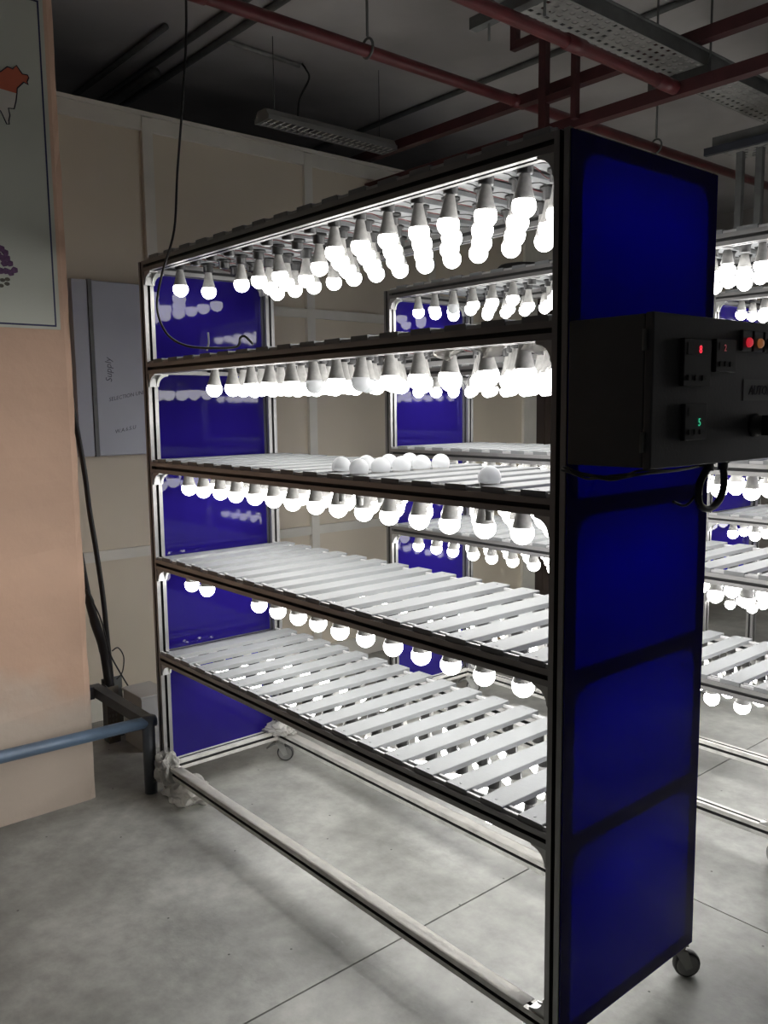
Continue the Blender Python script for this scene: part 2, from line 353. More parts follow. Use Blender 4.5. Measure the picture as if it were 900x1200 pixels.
ME['holder'] = MB().lathe([(0.0265, 0.0), (0.0265, -0.006), (0.0195, -0.009), (0.0195, -0.030), (0.0165, -0.033)], seg=12).mesh('lamp_holder', M['holder'])
def caster(parent, loc, rz, brake=True):
    mb = MB().box((-0.02, -0.02, -0.006), (0.02, 0.02, 0))
    mb.lathe([(0.017, -0.006), (0.019, -0.018), (0.014, -0.022)], seg=14)
    for s_ in (-1, 1):
        mb.prism([(-0.020, -0.018), (0.018, -0.018), (0.034, -0.070), (0.016, -0.076)], 'y', s_*0.0165-0.0015, s_*0.0165+0.0015)
    mb.box((-0.02, -0.018, -0.022), (0.018, 0.018, -0.018))
    f = part('caster', mb, 'galv', parent, loc, (0, 0, rz))
    wm = MB().lathe([(0.022, -0.012), (0.034, -0.0125), (0.037, -0.006), (0.037, 0.006), (0.034, 0.0125), (0.022, 0.012)], axis='y', seg=20)
    w_ = part('wheel', wm, 'rubber', f, (0.022, 0, -0.065))
    part('tyre_ring', MB().lathe([(0.027, -0.0132), (0.031, -0.0132), (0.031, 0.0132), (0.027, 0.0132)], axis='y', seg=20).lathe([(0.009, -0.0145), (0.009, 0.0145)], axis='y', seg=12), 'tyre', f, (0.022, 0, -0.065))
    if brake: part('brake_lever', MB().prism([(-0.030, -0.030), (-0.012, -0.024), (-0.014, -0.020), (-0.034, -0.020), (-0.062, -0.044), (-0.060, -0.050)], 'y', -0.013, 0.013), 'galvdark', f)
    return f
def rack(X0, Y0, label, tier):
    t = thing('bulb_rack', label, 'rack', (X0, Y0, 0), 'burn-in racks full of bulbs')
    H0, H1 = S[0]-h, S[5]+h
    for x in (h, L-h):
        for y in (h, W-h): link('post', extr('z', H1-H0, 'alu'), t, (x, y, H0))
    for i, z in enumerate(S):
        for y in (h, W-h):
            link('rail', extr('x', L-2*Pq, 'alu_film' if i == 0 else 'alu'), t, (Pq, y, z))
        for x in (h, L-h):
            link('end_rail', extr('y', W-2*Pq, 'alu_film' if i == 0 else 'alu'), t, (x, Pq, z))
    zb_ = H0+0.002 if tier < 3 else S[1]-0.015
    k = ('pan', tier == 3)
    if k not in ME: ME[k] = MB().box((-0.0018, 0.003, zb_), (0.0018, W-0.001, H1-0.004)).mesh('blue_panel', M['acrylic'])
    for x in (-0.0021, L+0.0021): link('blue_panel', ME[k], t, (x, 0, 0))
    for i in range(1, 6):
        for y in ((h, W-h) if tier < 3 else (h,)):
            link('corner_bracket', gusset_mesh('front', 1, -1), t, (Pq, y, S[i]-h)); link('corner_bracket', gusset_mesh('front', -1, -1), t, (L-Pq, y, S[i]-h))
        if tier < 3:
            for x in (0.02, L-0.02):
                link('corner_bracket', gusset_mesh('end', 1, -1), t, (x, Pq, S[i]-h)); link('corner_bracket', gusset_mesh('end', -1, -1), t, (x, W-Pq, S[i]-h))
    for y in (h, W-h):
        link('corner_bracket', gusset_mesh('front', 1, 1), t, (Pq, y, S[0]+h)); link('corner_bracket', gusset_mesh('front', -1, 1), t, (L-Pq, y, S[0]+h))
    holders_rest = MB()
    for i in range(1, 6):
        zt = S[i]+h
        # white ledge strips the slat ends sit against
        for y0, y1, z1 in ((0.006, 0.0135, 0.009), (0.026, 0.0335, 0.009), (W-0.0335, W-0.026, 0.009)):
            k = ('strip', y0)
            if k not in ME: ME[k] = MB().box((Pq, y0, 0.0003), (L-Pq, y1, z1)).mesh('ledge_strip', M['strip'])
            link('ledge_strip', ME[k], t, (0, 0, zt))
        for k_ in range(NS):
            s_ = link('slat', ME['slat'], t, (SX0+PITCH*k_, 0, zt+0.0002))
            for y in ROWS:
                if tier == 1 and i != 2: link('lamp_holder', ME['holder'], s_, (SW/2, y+(0.035 if (i == 1 and y < 0.12) else 0), 0))
                else:
                    mbh = [(0.0265, 0.0), (0.0195, -0.009), (0.0195, -0.030)]
                    holders_rest.lathe(mbh, (SX0+PITCH*k_+SW/2, y, zt), 8)
            if tier == 1 and i in (4, 5):
                for (dx, m_) in ((0.012, 'wire_red'), (0.058, 'cable')):
                    rr = random.Random(i*100+k_*7+int(dx*1000)); pts = [(dx, 0.045, -0.004)]
                    for q in range(1, 9): pts.append((dx+rr.uniform(-0.006, 0.006), 0.045+q*0.06, -0.004-rr.uniform(0.0, 0.014)*(q % 2)))
                    part('wire', MB().tube(pts, 0.0015, 5, n=3), m_, s_)
    if holders_rest.v:
        o = part('lamp_holders', holders_rest, 'holder', t); o['kind'] = 'stuff'
    for x, y, rz in ((h+0.002, h, 0.6), (h+0.012, W-h, 0.75), (L-h, h, 2.6), (L-h-0.004, W-h, 0.9)):
        caster(t, (x, y, H0), rz)
    return t
RA = (0.0, 0.0); RB = (-0.07, 1.285); RC = (0.80, 2.74)
rackA = rack(*RA, 'nearest tall aluminium bulb rack with blue end panels and the control box', 1)
rackB = rack(*RB, 'second aluminium bulb rack standing directly behind the nearest one', 2)
rackC = rack(*RC, 'farthest bulb rack, seen at the right edge behind the second rack', 3)

# ------------------------------------------------------------------ bulbs
BR = 0.0285
body_prof = [(0.0120, -0.022), (0.0130, -0.036), (0.0150, -0.046), (0.0172, -0.058), (0.0200, -0.070), (0.0232, -0.082), (0.0257, -0.0905)]
globe_prof = [(BR*math.cos(a), -0.1035-BR*math.sin(a)) for a in [math.radians(d) for d in (-26, -12, 2, 17, 33, 50, 68, 84)]]
ME['body'] = MB().lathe(body_prof, seg=14).mesh('bulb_body', M['bulbbody'])
for k, m_ in (('globe', 'globe'), ('globe_warm', 'globe_warm'), ('globe_off', 'globe_off')):
    ME[k] = MB().lathe(globe_prof, seg=14).mesh('diffuser_globe', M[m_])
ME['cap'] = MB().lathe([(0.0105, 0.0), (0.0112, -0.004), (0.0112, -0.020), (0.0125, -0.023)], seg=12).mesh('bulb_cap', M['galv'])
for me in (ME['globe'], ME['globe_warm'], ME['globe_off']): pass
NUM = 'first second third fourth fifth sixth seventh eighth ninth tenth eleventh twelfth thirteenth fourteenth fifteenth sixteenth'.split()
SHELF = {5: 'top', 4: 'second', 3: 'third', 2: 'fourth', 1: 'lowest'}
ROWN = ['front row', 'second row', 'third row', 'back row']
missA = {5: {(k, 0) for k in range(1, 8)} | {(1, 1), (5, 1), (0, 2), (1, 2), (5, 2), (0, 3)},
         4: {(0, 0), (1, 0), (0, 1), (1, 1), (0, 2), (0, 3), (1, 3)}, 3: set(), 2: {(2, 0), (3, 0)}, 1: {(3, 1), (7, 2)} | {(k, 0) for k in (0, 1, 2, 3, 4, 5, 6, 7, 9, 12)}}
offA = {(4, 7, 0), (4, 9, 0), (4, 8, 1)}
warmB = {(2, 5, 0)}
offB = {(5, 2, 0)}
rnd = random.Random(11)
stuff = MB(); stuff_mi = []
def add_stuff(x, y, z):
    n0 = len(stuff.f); stuff.lathe(body_prof[1::2], (x, y, z), 10); stuff_mi.extend([1]*(len(stuff.f)-n0))
    n0 = len(stuff.f); stuff.lathe(globe_prof[0::2]+globe_prof[-1:], (x, y, z), 10); stuff_mi.extend([0]*(len(stuff.f)-n0))
def bulbs(org, rname, miss, off, warm, indiv, far_end):
    cnt = 0
    for i in (5, 4, 3, 2, 1):
        for j in range(4):
            present = [k for k in range(NS) if (k, j) not in miss.get(i, set())]
            for k in present:
                x = org[0]+SX0+PITCH*k+SW/2; y = org[1]+ROWS[j]+(0.035 if (i == 1 and j == 0 and rname == 'nearest') else 0); z = S[i]+h
                if not indiv(i, k, j): add_stuff(x, y, z); continue
                n = len(present)-present.index(k)-1
                lit = (i, k, j) not in off
                lab = '%s bulb under %s shelf of %s rack, %s, %s from %s end' % ('lit' if lit else 'unlit', SHELF[i], rname, ROWN[j], NUM[n], far_end)
                b = thing('light_bulb', lab, 'light bulb', (x, y, z-0.0005), 'bulbs under the %s shelf of the %s rack' % (SHELF[i], rname),
                          (rnd.uniform(-0.05, 0.05), rnd.uniform(-0.05, 0.05), rnd.uniform(0, 6)))
                link('bulb_body', ME['body'], b)
                gm = 'globe_off' if not lit else ('globe_warm' if (i, k, j) in warm else 'globe')
                link('diffuser_globe', ME[gm], b); cnt += 1
    return cnt
nA = bulbs(RA, 'nearest', missA, offA, set(), lambda i, k, j: i != 2 or j == 0, 'near')
nB = bulbs(RB, 'second', {5: {(1, 2), (4, 1), (5, 1), (6, 0), (0, 3)}}, offB, warmB,
           lambda i, k, j: (i == 5 and j < 3 and (k < 7 or k > 13)) or (i == 2 and j == 0 and (k < 9 or k > 13)) or (i in (1, 3) and j == 0 and k > 13), 'near')
bulbs(RC, 'farthest', {}, set(), set(), lambda i, k, j: False, 'near')
so = link('light_bulbs', stuff.mesh('light_bulbs', mats=[M['globe'], M['bulbbody']], mi=stuff_mi)); so['kind'] = 'stuff'
tag(so, 'remaining lit bulbs deep inside the racks, crowded together under the shelves', 'light bulbs')
print('bulbs', nA, nB)
# loose bulbs standing cap down in the slat gaps of the third shelf
zt3 = S[3]+h+ST
loose = [(1.262, 0.045), (1.262, 0.125), (1.262, 0.205), (1.262, 0.285), (1.262, 0.365), (1.142, 0.075), (1.142, 0.17), (1.142, 0.26), (1.142, 0.345), (1.742, 0.06)]
lo_lab = ['first of five from the front in the nearer line', 'second of five in the nearer line', 'third of five in the nearer line', 'fourth of five in the nearer line', 'last of five in the nearer line',
          'first of four in the farther line', 'second of four in the farther line', 'third of four in the farther line', 'last of four in the farther line', '']
for (x, y), lb in zip(loose, lo_lab):
    lab = ('loose unlit bulb on third shelf, '+lb) if lb else 'single loose unlit bulb standing alone on third shelf near the control box'
    b = thing('loose_bulb', lab, 'light bulb', (x, y, zt3-0.0885), 'loose bulbs on the third shelf', (math.pi, 0, rnd.uniform(0, 6)))
    link('bulb_body', ME['body'], b); link('diffuser_globe', ME['globe_off'], b); link('bulb_cap', ME['cap'], b)

# ------------------------------------------------------------------ control box on the near end of the front rack
bx0, bx1, by0, by1, bz0, bz1 = L+0.0042, 2.215, 0.0, 0.56, 1.437, 1.733
cb = thing('control_box', 'dark grey control box with lit displays bolted to the near rack end', 'control box', (bx0, by0, bz0))
D = lambda x, y, z: (x-bx0, y-by0, z-bz0)
bevel(part('box_body', MB().box(D(bx0, by0, bz0), D(bx1-0.020, by1, bz1)), 'dark', cb), 0.003)
dr = bevel(part('box_door', MB().box(D(bx1-0.0185, by0-0.002, bz0-0.002), D(bx1, by1+0.002, bz1+0.002)), 'dark', cb), 0.003)
for z in (bz0+0.05, bz1-0.05): part('hinge', MB().lathe([(0.005, -0.02), (0.005, 0.02)], D(bx1-0.016, by0-0.006, z), 8), 'galvdark', cb)
def module(y0, y1, z0, z1, name):
    o = bevel(part(name, MB().box(D(bx1, y0, z0), D(bx1+0.010, y1, z1)), 'black', cb), 0.002)
    part('display_window', MB().box(D(bx1+0.010, y0+0.012, z1-(z1-z0)*0.34), D(bx1+0.0108, y1-0.012, z1-0.008)), 'holder', o)
    for q in range(3): part('push_button', MB().box(D(bx1+0.010, y0+0.014+q*(y1-y0-0.02)/3, z0+0.012), D(bx1+0.012, y0+0.026+q*(y1-y0-0.02)/3, z0+0.022)), 'rubber', o)
    return o
m1 = module(0.092, 0.195, 1.595, 1.689, 'meter'); m2 = module(0.215, 0.298, 1.625, 1.693, 'meter'); m3 = module(0.102, 0.185, 1.487, 1.561, 'meter')
text_on_x('8', 0.022, 'red_led', m1, D(bx1+0.0112, 0.146, 1.661), name='digit'); text_on_x('2', 0.020, 'dim_led', m2, D(bx1+0.0112, 0.244, 1.668), name='digit'); text_on_x('5', 0.022, 'green_led', m3, D(bx1+0.0112, 0.150, 1.516), name='digit')
for y, m_, n_ in ((0.348, 'red_lamp', 'red'), (0.398, 'amber_lamp', 'amber'), (0.447, 'lamp_off', 'dark')):
    p_ = bevel(part('lamp_bezel', MB().box(D(bx1, y-0.021, 1.672), D(bx1+0.008, y+0.021, 1.716)), 'black', cb), 0.002)
    lo = part('indicator_lamp', MB().lathe([(0.0105, 0), (0.0105, 0.004), (0.008, 0.007), (0.003, 0.008)], D(bx1+0.008, y+0.004, 1.690), 14, 'x'), m_, p_)
    lo['label'] = n_+' round indicator lamp'
pl = part('label_plate', MB().box(D(bx1, 0.352, 1.566), D(bx1+0.0012, 0.53, 1.612)), mat('plate_grey', (0.11, 0.11, 0.112), 0.5, var=0.1, scale=20), cb)
text_on_x('AUTO/MAN', 0.030, 'ink', pl, D(bx1+0.0016, 0.374, 1.579), shear=0.2)
kn = part('selector_knob', MB().lathe([(0.026, 0), (0.026, 0.008), (0.021, 0.010), (0.021, 0.022)], D(bx1, 0.405, 1.512), 16, 'x').box(D(bx1+0.022, 0.398, 1.490), D(bx1+0.040, 0.412, 1.534)), 'black', cb)
gx = 2.185
for y in (0.333, 0.272): part('cable_gland', MB().lathe([(0.011, -0.020), (0.011, -0.006), (0.014, -0.006), (0.014, -0.0005)], D(gx, y, bz0), 12), 'black', cb)
# cables below the box
tag(part('power_cable', MB().tube([(gx, 0.333, bz0-0.012), (gx, 0.341, bz0-0.048), (gx, 0.330, bz0-0.080), (gx, 0.300, bz0-0.100), (gx, 0.262, bz0-0.102), (gx, 0.236, bz0-0.084), (gx, 0.238, bz0-0.045), (gx, 0.272, bz0-0.012)], 0.008, 10), 'cable'), 'thick black cable looping down below the control box', 'cable')
tag(part('thin_cable', MB().tube([(gx-0.02, 0.300, bz0-0.004), (gx-0.02, 0.290, bz0-0.04), (gx-0.02, 0.262, bz0-0.070), (gx-0.03, 0.235, bz0-0.095), (gx-0.04, 0.20, bz0-0.085)], 0.003, 8), 'cable'), 'thin black cable hanging beside the thick loop below the control box', 'cable')
mbw = MB()
for q in range(4):
    r_ = random.Random(q); pts = []
    for s_ in range(7):
        u = s_/6; pts.append((2.016+0.185*u, -0.008-0.003*q+r_.uniform(-0.003, 0.003), bz0-0.004-0.014*math.sin(math.pi*u)+r_.uniform(-0.004, 0.002)-0.002*q))
    pts.append((2.20, 0.12, bz0-0.010+r_.uniform(-0.004, 0.003))); pts.append((2.18, 0.26, bz0-0.008))
    mbw.tube(pts, 0.0026, 6, n=4)
tag(part('wire_bundle', mbw, 'cable'), 'bundle of dark wires sagging along the bottom edge of the control box', 'wires')

# ------------------------------------------------------------------ hanging wire at the left of the front rack
Zs = 0.18
wp = [(0.50, -0.03, CEIL), (0.504, -0.03, 2.689+Zs), (0.466, -0.03, 2.439+Zs), (0.401, -0.03, 2.183+Zs), (0.36, -0.03, 1.995+Zs), (0.257, -0.03, 1.864+Zs), (0.205, -0.03, 1.751+Zs), (0.25, -0.02, 1.656+Zs), (0.36, 0.0, 1.605+Zs), (0.50, 0.04, 1.59+Zs), (0.60, 0.06, 1.590+Zs), (0.64, 0.05, 1.615+Zs), (0.67, 0.05, 1.618+Zs), (0.70, 0.06, 1.592+Zs)]
tag(part('hanging_wire', MB().tube(wp, 0.0042, 8), 'cable'), 'black wire dropping from the ceiling in a loop onto the second shelf', 'wire')
tw = MB()
tw.tube([(0.44, 0.035, 1.585+Zs), (0.455, 0.035, 1.61+Zs), (0.463, 0.03, 1.645+Zs)], 0.0035, 6)
tag(part('cable_tie', tw, 'film'), 'clear plastic tie end sticking up beside the black wire', 'cable tie')

# ------------------------------------------------------------------ guard rail round the pier foot
gr = thing('guard_rail', 'blue-grey tubular guard rail around the peach pier', 'guard rail', (-0.055, -0.02, 0))
part('rail_pipe', MB().tube([(0, 0.03, 0.300), (0.0, -1.7, 0.335)], 0.024, 16, curve=False), 'bluepipe', gr)
part('post', MB().tube([(0, 0, 0.0), (0, 0, 0.325)], 0.026, 16, curve=False), 'greypost', gr)
part('brace', MB().box((-0.56, -0.022, 0.278), (-0.022, 0.022, 0.322)), 'greypost', gr)
part('wall_bracket', MB().box((-0.56, -0.185, 0.272), (-0.50, -0.0225, 0.328)).box((-0.60, -0.1869, 0.25), (-0.46, -0.178, 0.35)), 'greypost', gr)

# ------------------------------------------------------------------ crumpled film at the front-left foot and on the bottom rails
def crumple(seed, sx, sy, sz, n=4, amp=0.35):
    bm = bmesh.new(); bmesh.ops.create_icosphere(bm, subdivisions=n, radius=1.0); r_ = random.Random(seed)
    dirs = [(Vector((r_.gauss(0, 1), r_.gauss(0, 1), r_.gauss(0, 1))).normalized(), r_.uniform(2, 9), r_.uniform(0, 6)) for _ in range(14)]
    for v in bm.verts:
        d = v.co.normalized(); a = 0
        for dv, fq, ph in dirs: a += abs(math.sin(d.dot(dv)*fq+ph))-0.5
        k = 1+amp*a/3.0+r_.uniform(-0.03, 0.03)
        v.co = Vector((d.x*sx*k, d.y*sy*k, max(-sz*0.98, d.z*sz*k)))
    me = bpy.data.meshes.new('film'); bm.to_mesh(me); bm.free(); me.materials.append(M['film']); return me
cf = link('plastic_film', crumple(5, 0.090, 0.062, 0.045), None, (0.115, 0.055, 0.0442)); tag(cf, 'crumpled clear plastic film lying on the floor at the rack foot', 'plastic film')
cf2 = link('plastic_film', crumple(9, 0.052, 0.038, 0.052, 4, 0.5), None, (0.035, 0.014, 0.125)); tag(cf2, 'torn clear film wrapped around the front left foot of the rack', 'plastic film')
cf3 = link('plastic_film', crumple(12, 0.062, 0.045, 0.022, 4, 0.5), None, (0.045, W-0.03, 0.156)); tag(cf3, 'torn clear film left on the back left foot of the rack', 'plastic film')
def rail_film(name, label, p0, p1, seed):
    r_ = random.Random(seed); pts = []; n = 26
    a, b = Vector(p0), Vector(p1)
    mb = MB(); vs_ = []; fs = []
    for i in range(n+1):
        c = a.lerp(b, i/n)
        for k in range(7):
            t = k/6; vs_.append((c.x+r_.uniform(-0.003, 0.003), c.y-0.020+0.040*t+r_.uniform(-0.001, 0.001), c.z+0.001+0.004*r_.random()*(1 if 0 < k < 6 else 0.2)))
    for i in range(n):
        for k in range(6): fs.append((i*7+k, i*7+k+1, (i+1)*7+k+1, (i+1)*7+k))
    mb.add(vs_, fs, True); o = part(name, mb, 'film'); tag(o, label, 'plastic film')
    md = o.modifiers.new('solid', 'SOLIDIFY'); md.thickness = 0.0008; return o
rail_film('film_strip', 'clear film left on top of the front bottom rail of nearest rack', (0.11, h, S[0]+h), (L-0.10, h, S[0]+h), 2)
rail_film('film_strip', 'clear film left on top of the back bottom rail of nearest rack', (0.11, W-h, S[0]+h), (L-0.10, W-h, S[0]+h), 4)

def hung_film():
    r_ = random.Random(21); nx, nz = 44, 9; vs_ = []; fs = []
    for i in range(nx+1):
        for k in range(nz+1):
            u, v = i/nx, k/nz
            vs_.append((1.56+0.39*u, 0.062+0.012*math.sin(u*41+v*5)+0.007*math.sin(u*97-v*11)+r_.uniform(-0.004, 0.004)*v, S[4]+h-0.002-0.062*v*(0.75+0.25*math.sin(u*17))+r_.uniform(-0.002, 0.002)))
    for i in range(nx):
        for k in range(nz): fs.append((i*(nz+1)+k, i*(nz+1)+k+1, (i+1)*(nz+1)+k+1, (i+1)*(nz+1)+k))
    return MB().add(vs_, fs, True)
M['film_clear'] = film(); M['film_clear'].node_tree.nodes['Principled BSDF'].inputs['Transmission Weight'].default_value = 0.93
hfm = part('film_sheet', hung_film(), 'film_clear'); tag(hfm, 'wrinkled clear film hanging by the second-shelf bulbs near the control box', 'plastic film')
hfm.modifiers.new('solid', 'SOLIDIFY').thickness = 0.0006
# ------------------------------------------------------------------ poster on the pier
px = CX+0.006
po = thing('map_poster', 'pale poster with navy border, orange map and purple flowers on the pier', 'poster', (px, -0.25, 1.86))
Q = lambda y, z: (y+0.25, z-1.86)
y_r, y_l, z_b, z_t = -0.252, -1.30, 1.866, 3.12
part('sheet', MB().box((-0.003, *Q(y_l, z_b)), (0.0, *Q(y_r, z_t))), 'poster', po)
part('border', MB().box((0, *Q(-0.2725, z_b+0.014)), (0.0006, *Q(-0.2665, z_t-0.1))).box((0, *Q(y_l, z_b+0.010)), (0.0006, *Q(-0.2665, z_b+0.0165))).box((0, *Q(y_l, z_t-0.1)), (0.0006, *Q(-0.2665, z_t-0.094))), 'navy', po)
top_ = [(-0.413, 2.751), (-0.389, 2.773), (-0.371, 2.77), (-0.357, 2.785), (-0.338, 2.76), (-0.32, 2.761), (-0.316, 2.753), (-0.323, 2.737), (-0.319, 2.728), (-0.335, 2.733), (-0.359, 2.707), (-0.361, 2.689)]
bot_ = [(-0.361, 2.689), (-0.366, 2.661), (-0.374, 2.634), (-0.394, 2.632), (-0.39, 2.609), (-0.395, 2.589), (-0.394, 2.578), (-0.403, 2.577), (-0.421, 2.617)]
part('map_shape', MB().prism([Q(*p) for p in [(-0.50, 2.70)]+top_], 'x', 0, 0.0006), 'orange', po)
part('map_shape', MB().prism([Q(*p) for p in [(-0.50, 2.699)]+bot_+[(-0.50, 2.66)]], 'x', 0, 0.0006), 'mapwhite', po)
part('map_outline', MB().tube([(0.0008, *Q(*p)) for p in [(-0.50, 2.73)]+top_+bot_[1:]+[(-0.50, 2.655)]], 0.0022, 5, curve=False), 'ink', po)
fl = [(-0.448, 2.142), (-0.436, 2.13), (-0.447, 2.11), (-0.431, 2.111), (-0.422, 2.093), (-0.441, 2.091), (-0.407, 2.071), (-0.421, 2.06), (-0.437, 2.065), (-0.453, 2.064), (-0.46, 2.12), (-0.47, 2.09), (-0.48, 2.13), (-0.475, 2.06)]
for (y, z) in fl:
    part('flower', MB().prism([Q(y+0.0135*math.cos(a)*(1 if q % 2 else 0.85), z+0.0125*math.sin(a)*(1 if q % 2 else 0.85)) for q, a in enumerate([k*math.pi/5 for k in range(10)])], 'x', 0, 0.0006+0.0002*random.random()), 'purple', po)
for (y, z) in [(-0.451, 2.032), (-0.434, 2.036), (-0.436, 2.02), (-0.457, 2.012), (-0.47, 2.03)]:
    part('leaf', MB().prism([Q(y+0.010*math.cos(a), z+0.007*math.sin(a)) for a in [k*math.pi/4 for k in range(8)]], 'x', 0, 0.0006), 'olive', po)

# ------------------------------------------------------------------ grey cabinet on the partition
gc = thing('wall_cabinet', 'grey metal cabinet with handwriting hung on the partition', 'cabinet', (WX+0.0125, 0.15, 1.345))
part('cabinet_body', MB().box((0, -0.05, -0.003), (0.030, 0.55, 0.838)), 'cabinet', gc)
d1 = bevel(part('cabinet_door', MB().box((0.0305, 0.046, 0.0), (0.048, 0.548, 0.835)), 'cabinet', gc), 0.003)
part('cabinet_door', MB().box((0.0305, -0.049, 0.0), (0.046, 0.024, 0.835)), 'cabinet', gc)
part('edge_trim', MB().box((0.0305, 0.026, -0.004), (0.052, 0.044, 0.839)), 'galvdark', gc)
text_on_x('Supply', 0.045, 'ink_faint', d1, (0.0484, 0.125, 0.355), tilt=math.pi/2, shear=0.2, name='handwriting')
text_on_x('SELECTION UNIT 20', 0.026, 'ink_faint', d1, (0.0484, 0.105, 0.262), tilt=0.20, shear=0.3, name='handwriting')
text_on_x('No', 0.024, 'ink_faint', d1, (0.0484, 0.285, 0.268), tilt=0.1, shear=0.3, name='handwriting')
text_on_x('W.A.6.5.U', 0.026, 'ink_faint', d1, (0.0484, 0.128, 0.105), tilt=0.20, shear=0.3, name='handwriting')

# ------------------------------------------------------------------ cables and tray stub behind the pier
XC = -0.7
def P7(y, z): return (XC, y, z)
tag(part('black_conduit', MB().tube([P7(-0.04, 1.75), P7(0.017, 1.338), P7(0.035, 1.12), P7(0.055, 0.942), P7(0.078, 0.70), P7(0.088, 0.50), P7(0.100, 0.26)], 0.012, 10), 'cable'), 'thick black conduit running down behind the pier into the metal trunking', 'conduit')
tag(part('black_cable', MB().tube([(XC+0.01, -0.02, 0.92), P7(0.014, 0.688), P7(0.035, 0.58), P7(0.062, 0.48), P7(0.075, 0.38), P7(0.085, 0.27)], [0.012, 0.02, 0.022, 0.022, 0.02, 0.02], 10), 'cable'), 'bundle of black cables spreading out of the trunking toward the pier', 'cable')
tag(part('thin_wire', MB().tube([(XC+0.03, -0.01, 0.75), (XC+0.03, 0.045, 0.62), (XC+0.03, 0.072, 0.50), (XC+0.03, 0.09, 0.42), (XC+0.03, 0.13, 0.33), (XC+0.03, 0.17, 0.25)], 0.004, 6), 'cable'), 'thin dark wire curving down beside the conduit behind the pier', 'wire')
tag(part('thin_wire', MB().tube([(XC+0.02, 0.10, 0.44), (XC+0.02, 0.13, 0.45), (XC+0.02, 0.155, 0.40), (XC+0.02, 0.145, 0.33), (XC+0.02, 0.115, 0.30)], 0.0032, 6), 'cable'), 'small looped dark wire above the grey trunking box', 'wire')
tr = thing('cable_trunking', 'vertical perforated steel trunking stub standing on the floor behind the pier', 'trunking', (XC, 0.085, 0))
part('back_plate', MB().box((-0.03, -0.025, 0), (-0.026, 0.075, 0.30)), 'galvdark', tr)
part('perforated_side', MB().box((-0.026, -0.025, 0), (0.03, -0.021, 0.28)), 'galvdark', tr)
fr = part('front_cover', MB().box((0.031, -0.027, 0.0), (0.034, 0.030, 0.275)), mat('tan_steel', (0.16, 0.14, 0.11), 0.6, 0.2, var=0.3, scale=12), tr)
hm = MB()
for a in range(3):
    for b in range(9): hm.prism([(-0.018+a*0.016+0.005*math.cos(t), 0.03+b*0.026+0.009*math.sin(t)) for t in [k*math.pi/3 for k in range(6)]], 'x', 0.0342, 0.0346)
o = part('perforations', hm, 'joint', fr); o['kind'] = 'stuff'
bevel(tag(part('floor_box', MB().box((-0.66, 0.135, 0.0), (-0.46, 0.27, 0.25)).box((-0.665, 0.13, 0.25), (-0.455, 0.275, 0.262)), mat('pale_grey_box', (0.55, 0.55, 0.53), 0.5, var=0.1, scale=5)), 'small grey metal box on the floor between trunking and rack', 'box'), 0.003)

# ------------------------------------------------------------------ ceiling services
def pipe(name, label, p0, p1, r, m, cat='pipe', group=None):
    o = part(name, MB().tube([p0, p1], r, 16, curve=False), m); tag(o, label, cat, group); return o
p1 = thing('red_pipe', 'thin red sprinkler pipe crossing the ceiling above the partition', 'pipe', (0.15, 0, 3.08), 'red ceiling pipes')
part('pipe_run', MB().tube([(0, -4.0, 0), (0, 6.9, 0)], 0.026, 16, curve=False), 'redpipe', p1)
for y in (-1.2, 1.02, 3.25, 5.3):
    part('hanger_rod', MB().tube([(0, y, 0.06), (0, y, CEIL-3.08)], 0.006, 8, curve=False), 'galvdark', p1)
    part('hanger_ring', MB().tube([(0.036*math.cos(a), y, 0.012+0.040*math.sin(a)) for a in [k*math.pi/8 for k in range(17)]], 0.006, 6, curve=False), 'galvdark', p1)
for y in (0.2, 2.0): part('coupling', MB().tube([(0, y-0.04, 0), (0, y+0.04, 0)], 0.031, 16, curve=False), 'redpipe', p1)
p2 = thing('red_pipe', 'brighter red pipe beside the perforated tray, ending at the crossing pipe', 'pipe', (1.065, 0, 2.88), 'red ceiling pipes')
part('pipe_run', MB().tube([(0, -4.0, 0), (0, 1.93, 0)], 0.024, 16, curve=False), 'redpipe', p2)
part('elbow', MB().tube([(0, 1.80, 0), (0, 1.93, 0)], 0.029, 16, curve=False), 'redpipe', p2)
part('coupling', MB().tube([(0, 1.20, 0), (0, 1.30, 0)], 0.029, 16, curve=False), 'redpipe', p2)
p3 = thing('red_pipe', 'lower of two dark red square tubes crossing above the near rack', 'pipe', (0, 1.975, 2.88), 'red ceiling pipes')
part('tube_run', MB().box((-4.0, -0.026, -0.026), (3.0, 0.026, 0.026)), 'redtube', p3)
p4 = thing('red_pipe', 'upper of two dark red square tubes crossing below the ceiling', 'pipe', (0, 2.01, 3.08), 'red ceiling pipes')
part('tube_run', MB().box((-4.0, -0.026, -0.026), (3.0, 0.026, 0.026)), 'redtube', p4)
hf = thing('pipe_hanger', 'dark red welded hanger frame holding the crossing tubes', 'hanger', (0.38, 1.92, 2.92))
part('upright', MB().box((-0.02, -0.018, -0.05), (0.02, 0.018, CEIL-2.92)), 'redtube', hf)
part('upright', MB().box((0.165, -0.012, -0.04), (0.195, 0.018, 0.30)), 'redtube', hf)
part('upright', MB().box((-0.20, -0.018, 0.37), (-0.165, 0.018, CEIL-2.92)), 'redtube', hf)
part('cross_bar', MB().box((-0.165, -0.018, 0.37), (-0.021, 0.018, 0.405)), 'redtube', hf)
part('cross_bar', MB().box((0.021, -0.012, 0.07), (0.164, 0.018, 0.10)), 'redtube', hf)
part('cross_bar', MB().box((0.10, -0.012, 0.30), (0.26, 0.018, 0.33)), 'redtube', hf)
